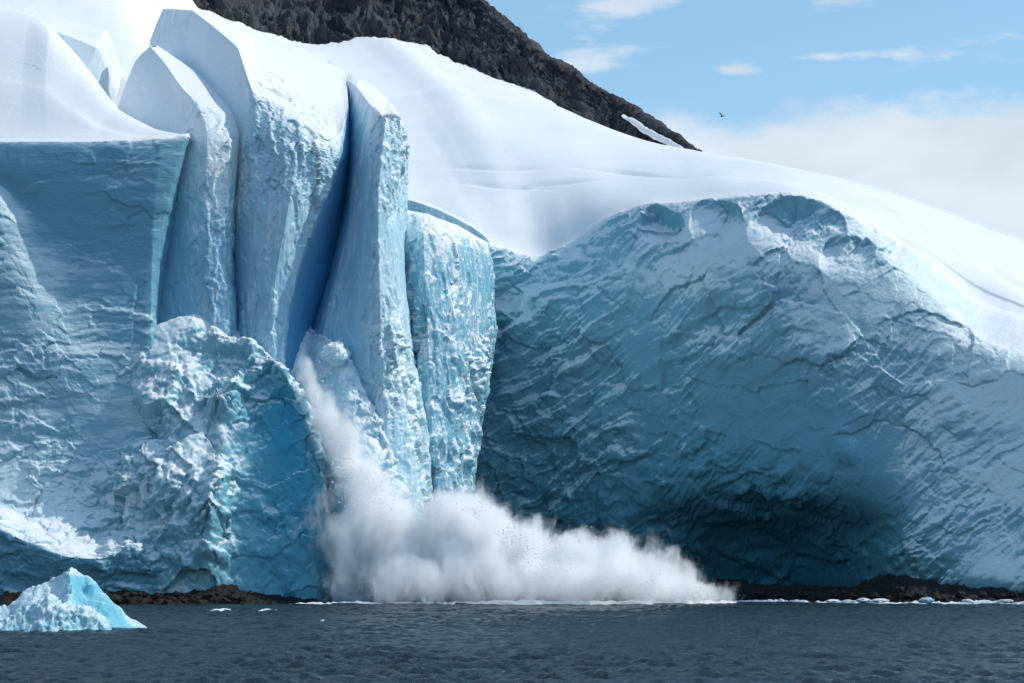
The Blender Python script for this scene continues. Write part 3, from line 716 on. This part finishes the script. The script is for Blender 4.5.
shore('rocky_shore', [-200, -60, 0, 40, 90, 130, 180, 230, 245, 285, 320], [329] * 5 + [330, 331, 332, 333, 336, 340], [593, 594, 595, 595, 592, 594, 596, 588, 593, 598, 603], 'dark pebbly shore under the left ice cliff')
shore('rocky_shore', [660, 700, 735, 760, 800, 850, 880, 900, 950, 1000, 1040, 1100, 1250], [378, 374, 370, 366, 361, 356, 352, 346, 342, 339, 337, 334, 330], [594, 586, 585, 590, 590, 591, 580, 580, 588, 592, 593, 593, 593], 'black rocky shore under the big shaded ice wall')

def boulder_mesh(seed, r):
    u = np.linspace(0, 2 * math.pi, 25)[:-1]; v = np.linspace(-math.pi / 2, math.pi / 2, 13)
    V, U = np.meshgrid(v, u, indexing='ij')
    D = np.stack([np.cos(V) * np.cos(U), np.cos(V) * np.sin(U), np.sin(V)], -1)
    f, _, _ = facets(D * 1.3 + seed * 7.7, 1.1)
    R = r * (1 + .22 * f + .12 * fbm(D * 2 + seed, 3))
    P = D * R[..., None] * np.array([1.2, 1, .75])
    nr, nc = 13, 24
    verts = P.reshape(-1, 3)
    faces = [(i * nc + j, i * nc + (j + 1) % nc, (i + 1) * nc + (j + 1) % nc, (i + 1) * nc + j) for i in range(nr - 1) for j in range(nc)]
    return verts, faces
protos = []
for k in range(5):
    vv, ff = boulder_mesh(k + 1, 1.0)
    me = bpy.data.meshes.new('boulder'); me.from_pydata([tuple(a) for a in vv], [], ff); me.materials.append(M_SHORE)
    protos.append(me)
def boulder(px, py, Y, r, label, group):
    o = bpy.data.objects.new('boulder', random.choice(protos)); COL.objects.link(o)
    o.location = W(px, py, Y); o.scale = (r, r, r); o.rotation_euler = (0, 0, random.uniform(0, 6.28))
    return tag(o, label, 'boulder', group)
for k in range(26):
    px = 112 + k * 5.2 + random.uniform(-2, 2)
    boulder(px, random.uniform(593, 602), 329.0 + (k > 10) * 2.5 + random.uniform(0, 2), random.uniform(.28, .6), 'small brown boulder on the dark shore under the slumped buttress, right of the iceberg', 'brown boulders right of the iceberg')
for k in range(16):
    px = 745 + k * 18 + random.uniform(-6, 6)
    Y = float(np.interp(px, [735, 800, 880, 950, 1040], [368, 359, 350, 340, 335]))
    boulder(px, random.uniform(592, 599), Y, random.uniform(.5, .9), 'black boulder at the waterline under the big shaded ice wall', 'black boulders under the shaded ice wall')

# ------------------------------------------------------------------ loose ice
M_ICE_LOOSE = M_ICE_BERG
def chunk(name, px, py, Y, rx, ry, rz, label, cat='ice chunk', group=None, seed=1, mat=None):
    vv, ff = boulder_mesh(seed + 20, 1.0)
    o = raw_mesh(name, np.array(vv) * np.array([rx, ry, rz * 1.3]), ff, mat or M_FOAM_ICE)
    o.location = W(px, py, Y); o.rotation_euler = (0, 0, seed)
    return tag(o, label, cat, group)
M_FOAM_ICE = flat_mat('white_floating_ice', (0.84, 0.89, 0.92), .6, .3)
M_BLUE_ICE = flat_mat('blue_floating_ice', (0.40, 0.62, 0.80), .4, .4)
chunk('ice_block', 335, 354, 350.2, 1.9, 1.9, 1.75, 'pale box-like ice block stuck on the debris at the foot of the blue crevasse', 'ice block', seed=3, mat=M_ICE_FLUTED)
chunk('ice_chunk', 926, 600, 330, 1.2, .9, .45, 'bluish floating ice chunk in front of the black right shore', seed=5, mat=M_BLUE_ICE)
for i, (px, py, Y, rx, rz, lb) in enumerate([
    (863, 600.5, 333, 1.5, .35, 'low white ice chunk at the black shore waterline, left of a tinier chunk'),
    (880, 600.5, 332, 1.0, .3, 'tiny white ice chunk just left of the bluish floating chunk'),
    (832, 601, 336, .8, .25, 'white ice scrap at the waterline below the dark hollow of the ice wall'),
    (968, 601, 330, 1.2, .25, 'white ice scrap at the waterline, right of the bluish chunk'),
    (1006, 601, 330, .9, .25, 'white ice scrap on the water near the right edge'),
    (221, 611.5, 284, 1.3, .34, 'flat white ice floe on open water, nearer the iceberg'),
    (268, 611.5, 284, 1.7, .32, 'flat white ice floe on open water, between the iceberg and the spray'),
    (322, 622, 236, .25, .3, 'lone white speck of ice on the water below the left end of the spray')]):
    chunk('ice_chunk' if py < 605 else 'ice_floe', px, py, Y, rx, .6 * rx, rz, lb, 'ice chunk' if py < 605 else 'ice floe', seed=30 + i)
chunk('ice_chunk', 485, 507, 347, .45, .45, .5, 'white ice lump flung up at the top of the spray', seed=44)

# ------------------------------------------------------------------ water
def make_water():
    xs = np.concatenate([[-6000, -2500, -1000, -400, -200, -140], np.arange(-100, 100.01, .26), [140, 200, 400, 1000, 2500, 6000]])
    ys = [-3000, -800, -200, 0, 60, 95]
    y = 104.0
    while y < 352: ys.append(y); y += .18 + (y - 104) * .0016
    ys += [358, 370, 400, 460, 700, 1500, 4000, 9000]
    ys = np.array(ys)
    X, Y = np.meshgrid(xs, ys, indexing='ij')
    Z = np.zeros_like(X)
    r = np.random.default_rng(3)
    mask = np.clip((Y - 95) / 9, 0, 1) * np.clip((356 - Y) / 6, 0, 1) * np.clip((105 - np.abs(X)) / 5, 0, 1)
    qx = X + 1.2 * fbm(np.stack([X * .09, Y * .09, 0 * X], -1), 2)
    qy = Y + 1.2 * fbm(np.stack([X * .09, Y * .09, 0 * X + 8], -1), 2)
    for k in range(34):
        lam = 0.7 * (6.0 / 0.7) ** r.random()
        th = math.radians(255 + r.normal() * 38)
        A = .023 * lam ** .5
        ph = r.random() * 6.28
        kx, ky = math.cos(th) * 6.283 / lam, math.sin(th) * 6.283 / lam
        fade = np.clip(1.6 - (.5 + (Y - 104) * .003) / lam * 1.2, 0.25, 1)
        sv = np.sin(kx * qx + ky * qy + ph)
        Z += A * fade * (sv + .25 * np.cos(2 * (kx * qx + ky * qy + ph)))
    gust = .75 + .5 * fbm(np.stack([X * .03, Y * .012, 0 * X], -1), 3)
    Z *= mask * np.clip(gust, .4, 1.4)
    P = np.stack([X, Y, Z], -1)
    m, nt = new_mat('sea_water'); n = N(nt)
    pos = n.node('ShaderNodeNewGeometry').outputs['Position']
    big = n.noise(n.mapping(pos, (.6, 1, 1)), .03, 3)
    h = n.math('ADD', n.noise(n.mapping(pos, (.7, 1.2, 1), (0, 0, .25)), 1.5, 6, .66), n.math('MULTIPLY', n.noise(n.mapping(pos, (.7, 1.2, 1), (0, 0, -.3)), 4.0, 4, .65), .4))
    bp = n.node('ShaderNodeBump'); bp.inputs['Strength'].default_value = 1.0; bp.inputs['Distance'].default_value = .55
    n.link(h, bp.inputs['Height'])
    c = n.mix(n.mrange(big, .35, .65), (.016, .034, .046), (.020, .042, .054))
    b = principled(n, c, .16, .5, bp.outputs[0]); b.inputs['IOR'].default_value = 1.333
    o = grid_mesh('water', P, m)
    tag(o, 'dark choppy sea water', 'sea', kind='structure')
make_water()

# ------------------------------------------------------------------ foam along the waterline
def foam(pts, label, seed):
    """a low bumpy band of foam: pts = (px, Y, half depth m, height m)"""
    st = []
    for px, Y, hw, h in pts:
        x = (px - 512) / F * Y
        prof = [(-hw, -.12), (-hw * .8, h * .3), (-hw * .3, h), (hw * .3, h * .9), (hw * .8, h * .3), (hw, -.12)]
        st.append([(512 + x / (Y + a) * F, 563 - (z - HC) / (Y + a) * F, Y + a) for a, z in prof])
    P, rough, blue, ui, vi = loft(st, .2, .2)
    up = .22 * fbm(P * 1.1 + seed, 4, .6) + .3 * fbm(P * .25 + seed, 2) - .05
    P[..., 2] += up * np.interp(P[..., 2], [-.1, .3], [.2, 1.0])
    P[..., 1] += .8 * fbm(P * .3 + seed + 9, 3)
    o = grid_mesh('foam', P, M_FOAM)
    return tag(o, label, 'foam', kind='stuff')
foam([(285, 334, .4, -.02), (300, 334, 1.2, .2), (335, 333, 1.5, .3), (400, 332, 1.5, .3), (460, 331, 1.5, .35), (520, 330, 2, .5), (580, 331, 2, .5), (640, 333, 2, .55), (690, 335, 2, .6), (720, 338, 1.6, .4), (745, 341, .6, .1)], 'white foam line under the falling ice spray', 1)
foam([(735, 360, .5, .1), (770, 356, .8, .3), (800, 350, .9, .25), (830, 346, 1.0, .4), (860, 343, 1.2, .5), (890, 340, 1, .3), (930, 337, .9, .35), (970, 334, 1, .3), (1030, 332, 1, .35), (1110, 329, .8, .3)], 'thin white surf line along the black right shore', 2)

# ------------------------------------------------------------------ spray cloud (volume)
def make_spray():
    blobs = [  # px, py, Y, rx, ry (px), weight
        (303, 366, 348, 8, 16, .8), (312, 386, 348, 12, 20, 1.0), (324, 410, 347, 17, 26, 1.1), (340, 440, 346, 20, 32, 1.0), (358, 474, 346, 25, 38, 1.1), (378, 512, 345, 32, 42, 1.1), (372, 565, 344, 46, 50, .9),
        (430, 556, 343, 52, 58, 1.1), (470, 545, 343, 38, 58, 1.1), (505, 565, 342, 42, 48, 1.1), (550, 575, 342, 44, 44, 1.1), (596, 572, 343, 42, 42, .9), (640, 573, 344, 40, 40, .8),
        (678, 586, 345, 38, 28, .8), (712, 597, 346, 30, 14, .8), (326, 560, 341, 34, 75, .55), (318, 480, 344, 22, 50, .35),
        (400, 588, 335, 46, 26, .8), (470, 586, 334, 46, 28, .9), (540, 588, 334, 46, 26, .9), (610, 590, 335, 46, 24, .9), (680, 596, 338, 44, 16, .8)]
    m, nt = new_mat('ice_spray_mist'); n = N(nt)
    pos = n.node('ShaderNodeNewGeometry').outputs['Position']
    wv = n.node('ShaderNodeTexNoise'); n.link(pos, wv.inputs['Vector']); wv.inputs['Scale'].default_value = .2; wv.inputs['Detail'].default_value = 6
    warp = n.vmath('SCALE', n.vmath('SUBTRACT', wv.outputs['Color'], (.5, .5, .5)), scale=6.0)
    p2 = n.vmath('ADD', pos, warp)
    tot = None
    for px, py, Y, rx, ry, w in blobs:
        Y = Y - 4
        rx, ry, py = rx * 1.24, ry * 1.38, py - ry * .12
        c = W(px, py, Y); s = Y / F
        R = (rx * s, max(3.0, min(rx, 40) * s * 1.5), ry * s)
        d = n.vmath('DOT_PRODUCT', v := n.vmath('DIVIDE', n.vmath('SUBTRACT', p2, c), R), v)
        k = n.math('MULTIPLY', n.math('MAXIMUM', n.math('SUBTRACT', 1.0, d), 0.0), w)
        tot = k if tot is None else n.math('ADD', tot, k)
    nz = n.math('ADD', n.math('MULTIPLY', n.noise(n.mapping(pos, (1, 1, .5), (0, .35, 0)), .30, 6, .70, .5), .66), n.math('MULTIPLY', n.noise(n.mapping(pos, (1, 1, .4), (0, .35, 0)), 1.3, 6, .72), .34))
    e = n.math('SUBTRACT', tot, n.math('MULTIPLY', n.mrange(nz, .66, .38, 0, 1.0, False), 1.05))
    e = n.math('MAXIMUM', e, 0.0)
    dens = n.math('MULTIPLY', n.math('ADD', n.math('MULTIPLY', e, .25), n.math('MULTIPLY', n.math('MULTIPLY', e, e), 1.0)), SPRAY_DENSITY)
    pv = n.node('ShaderNodeVolumePrincipled')
    pv.inputs['Color'].default_value = (.9985, .9988, .999, 1); pv.inputs['Anisotropy'].default_value = 0
    n.link(dens, pv.inputs['Density'])
    out = n.node('ShaderNodeOutputMaterial'); n.link(pv.outputs[0], out.inputs['Volume'])
    # hull: one closed skin that follows the cloud (profile swept along the cliff foot)
    st = []
    for px, top, yc, hy in [(270, 570, 342, 1.5), (278, 480, 343, 6), (290, 362, 346, 6), (306, 336, 347, 6), (332, 348, 347, 7), (358, 395, 346, 8), (390, 440, 345, 10), (425, 455, 344, 12), (475, 458, 343, 12), (515, 485, 343, 12), (555, 505, 342, 12), (600, 510, 343, 12), (650, 518, 344, 11), (695, 545, 345, 10), (735, 568, 347, 7), (762, 592, 349, 2)]:
        yc -= 4
        x = (px - 512) / F * yc; zt = HC + (563 - top) / F * yc
        prof = [(-hy * 1.6, .02), (-hy * 1.5, zt * .3), (-hy * .9, zt * .75), (0, zt), (hy * .75, zt * .75), (hy, zt * .35), (hy, .02)]
        st.append([(512 + x / (yc + a) * F, 563 - (z - HC) / (yc + a) * F, yc + a) for a, z in prof])
    P, *_ = loft(st, 1.0, 1.0)
    nu, nv = P.shape[:2]
    verts = P.reshape(-1, 3).tolist()
    faces = [(i * nv + j, (i + 1) * nv + j, (i + 1) * nv + j + 1, i * nv + j + 1) for i in range(nu - 1) for j in range(nv - 1)]
    faces += [(i * nv, i * nv + nv - 1, (i + 1) * nv + nv - 1, (i + 1) * nv) for i in range(nu - 1)]
    faces += [tuple(range(nv)), tuple((nu - 1) * nv + j for j in reversed(range(nv)))]
    o = raw_mesh('spray_cloud', verts, faces, m)
    tag(o, 'billowing white cloud of ice spray where ice has fallen into the sea', 'spray', kind='stuff')
    m.cycles.volume_step_rate = .5
    # flung droplets and crumbs of ice
    r = np.random.default_rng(5)
    vs, fs = [], []
    for px, py, Y, rx, ry, w, cnt in [(520, 548, 338, 16, 16, 1, 260), (508, 535, 338, 10, 10, 1, 90), (548, 566, 338, 22, 18, 1, 260), (340, 440, 341, 8, 30, 1, 130), (480, 512, 340, 10, 10, 1, 40), (620, 585, 338, 50, 14, 1, 200), (700, 597, 339, 24, 7, 1, 150), (345, 455, 341, 12, 40, 1, 200), (318, 400, 342, 8, 22, 1, 90), (430, 505, 338, 36, 10, 1, 120), (590, 540, 338, 30, 8, 1, 60), (375, 500, 340, 18, 30, 1, 140)]:
        for _ in range(cnt * 3):
            a, b = r.normal(size=2) * .6
            c = np.array(W(px + a * rx, py + b * ry, Y - 9 + r.normal() * 2))
            if c[2] < .1: continue
            s = .03 + .075 * r.random() ** 3
            t = r.normal(size=(4, 3)); t /= np.linalg.norm(t, axis=1)[:, None]
            i0 = len(vs)
            t = np.array([[1, 1, 1], [1, -1, -1], [-1, 1, -1], [-1, -1, 1]]) * .7 * (1 + .5 * r.random((4, 1)))
            vs += (c + t * s).tolist(); fs += [(i0, i0 + 1, i0 + 2), (i0, i0 + 3, i0 + 1), (i0, i0 + 2, i0 + 3), (i0 + 1, i0 + 3, i0 + 2)]
    o = raw_mesh('spray_droplets', vs, fs, M_FOAM)
    tag(o, 'scattered white droplets and ice crumbs flung from the spray', 'droplets', kind='stuff')
SPRAY_DENSITY = 2.0
make_spray()

# ------------------------------------------------------------------ bird
def make_bird():
    root = thing('bird', 'tiny dark seabird flying in front of the cloud bank', 'bird')
    root.location = W(722, 116.5, 300)
    vs, fs = [], []
    prof = [(-.30, .01, 0), (-.24, .03, 0), (-.1, .055, 0), (.04, .065, 0), (.16, .05, .01), (.22, .04, .02), (.28, .03, .02), (.33, .008, .01)]
    for x, r, z in prof:
        for k in range(10):
            a = k * math.pi / 5; vs.append((x, math.cos(a) * r, z + math.sin(a) * r))
    for i in range(len(prof) - 1):
        for k in range(10): fs.append((i * 10 + k, i * 10 + (k + 1) % 10, i * 10 + 10 + (k + 1) % 10, i * 10 + 10 + k))
    fs += [tuple(range(9, -1, -1)), tuple(70 + k for k in range(10))]
    raw_mesh('body', vs, fs, M_BIRD, root, True)
    for s in (1, -1):
        top = [(.12, .03 * s, .03), (.14, .28 * s, .26), (.06, .5 * s, .38), (-.10, .66 * s, .40), (-.06, .42 * s, .30), (-.08, .2 * s, .17), (-.1, .03 * s, .03)]
        v = [p for p in top] + [(x, y, z - .02) for x, y, z in top]
        n_ = len(top)
        f = [tuple(range(n_)), tuple(reversed(range(n_, 2 * n_)))] + [(i, i + n_, (i + 1) % n_ + n_, (i + 1) % n_) for i in range(n_)]
        raw_mesh('wing', v, f, M_BIRD, root)
    v = [(-.26, -.03, 0), (-.26, .03, 0), (-.42, .07, .01), (-.42, -.07, .01)]
    raw_mesh('tail', v + [(x, y, z - .015) for x, y, z in v], [(0, 1, 2, 3), (7, 6, 5, 4), (0, 4, 5, 1), (1, 5, 6, 2), (2, 6, 7, 3), (3, 7, 4, 0)], M_BIRD, root)
    root.rotation_euler = (math.radians(20), math.radians(-10), math.radians(35))
make_bird()

# ------------------------------------------------------------------ light, sky, camera
SUN_EL, SUN_AZ = 45.0, -4.0           # azimuth: degrees from +X towards +Y (behind the cliff)
sv = (math.cos(math.radians(SUN_EL)) * math.cos(math.radians(SUN_AZ)), math.cos(math.radians(SUN_EL)) * math.sin(math.radians(SUN_AZ)), math.sin(math.radians(SUN_EL)))
ld = bpy.data.lights.new('sun', 'SUN'); ld.energy = 2.15; ld.angle = math.radians(.5); ld.color = (1, .935, .84)
lo = bpy.data.objects.new('sun', ld); COL.objects.link(lo)
from mathutils import Vector
lo.rotation_euler = Vector(sv).to_track_quat('Z', 'Y').to_euler()

w = bpy.data.worlds.new('World'); scene.world = w; w.use_nodes = True
nt = w.node_tree; nt.nodes.clear(); n = N(nt)
gen = n.node('ShaderNodeTexCoord').outputs['Generated']
sky = n.node('ShaderNodeTexSky'); sky.sky_type = 'NISHITA'; sky.sun_disc = False
sky.sun_elevation = math.radians(SUN_EL); sky.sun_rotation = math.radians(90 - SUN_AZ)
sky.altitude = 0; sky.air_density = 1.0; sky.dust_density = .3; sky.ozone_density = 1.5
sep = n.node('ShaderNodeSeparateXYZ'); n.link(gen, sep.inputs[0])
X, Y, Z = sep.outputs
up = n.node('ShaderNodeCombineXYZ'); n.link(X, up.inputs[0]); n.link(Y, up.inputs[1]); n.link(n.math('ADD', n.math('MULTIPLY', Z, .95), .12), up.inputs[2])
n.link(n.vmath('NORMALIZE', up.outputs[0]), sky.inputs['Vector'])
# cloud bank low over the ice and a few fair-weather clouds above it
az = n.math('ARCTAN2', X, Y); el = n.math('ARCSINE', Z)
cc = n.node('ShaderNodeCombineXYZ'); n.link(az, cc.inputs[0]); n.link(n.math('MULTIPLY', el, 2.2), cc.inputs[1])
cv = cc.outputs[0]
big = n.noise(cv, 9.0, 6, .6)
det = n.noise(cv, 34.0, 6, .62)
edge = n.math('ADD', .1935, n.math('ADD', n.math('MULTIPLY', n.math('SUBTRACT', big, .5), .035), n.math('MULTIPLY', n.math('SUBTRACT', det, .5), .03)))
bank = n.mrange(n.math('SUBTRACT', edge, el), -.006, .012)
hump = None
for ppx, ppy, rx_, ry_ in [(640, 2, 75, 16), (955, 0, 70, 14), (598, 60, 50, 16), (885, 57, 48, 8), (820, 62, 60, 6), (735, 72, 24, 7)]:
    a0, e0 = math.atan((ppx - 512) / F), math.atan((563 - ppy) / F)
    da = n.math('DIVIDE', n.math('SUBTRACT', az, a0), rx_ / F); de = n.math('DIVIDE', n.math('SUBTRACT', el, e0), ry_ / F)
    g_ = n.math('EXPONENT', n.math('MULTIPLY', n.math('ADD', n.math('MULTIPLY', da, da), n.math('MULTIPLY', de, de)), -1.0))
    hump = g_ if hump is None else n.math('ADD', hump, g_)
hump = n.math('SUBTRACT', n.math('MULTIPLY', hump, .20), .06)
puff = n.mrange(n.math('ADD', hump, n.math('ADD', n.math('MULTIPLY', n.noise(n.mapping(cv, (1, 1.6, 1)), 17.0, 6, .58), .75), n.math('MULTIPLY', det, .25))), .51, .68, 0, .85)
cl = n.math('MAXIMUM', bank, puff)
shade = n.mrange(n.noise(cv, 14.0, 4, .5), .3, .7, .86, 1.0)
ccol = n.node('ShaderNodeMix', data_type='RGBA', blend_type='MULTIPLY'); ccol.inputs[0].default_value = 1
ccol.inputs[6].default_value = (3.95, 4.45, 5.0, 1); n.link(shade, ccol.inputs[7])
skc = n.mix(1.0, sky.outputs[0], (.98, 1.12, 1.02), 'MULTIPLY')
mixc = n.mix(cl, skc, ccol.outputs[2])
bg = n.node('ShaderNodeBackground'); bg.inputs[1].default_value = .15
n.link(mixc, bg.inputs[0])
out = n.node('ShaderNodeOutputWorld'); n.link(bg.outputs[0], out.inputs[0])

cd = bpy.data.cameras.new('camera'); cd.sensor_width = 36; cd.lens = F * 36 / 1024; cd.shift_y = 221.5 / 1024
cd.clip_start = .5; cd.clip_end = 20000
co = bpy.data.objects.new('camera', cd); COL.objects.link(co)
co.location = (0, 0, HC); co.rotation_euler = (math.radians(90), 0, 0)
scene.camera = co

vs_ = scene.view_settings; vs_.view_transform = 'Standard'; vs_.look = 'None'; vs_.exposure = .36; vs_.gamma = 1
cy = scene.cycles
cy.volume_bounces = 24; cy.max_bounces = 24; cy.diffuse_bounces = 4; cy.glossy_bounces = 2; cy.transparent_max_bounces = 8
cy.volume_step_rate = 1.0; cy.volume_max_steps = 256
cy.use_denoising = True; cy.use_adaptive_sampling = True; cy.adaptive_threshold = .02
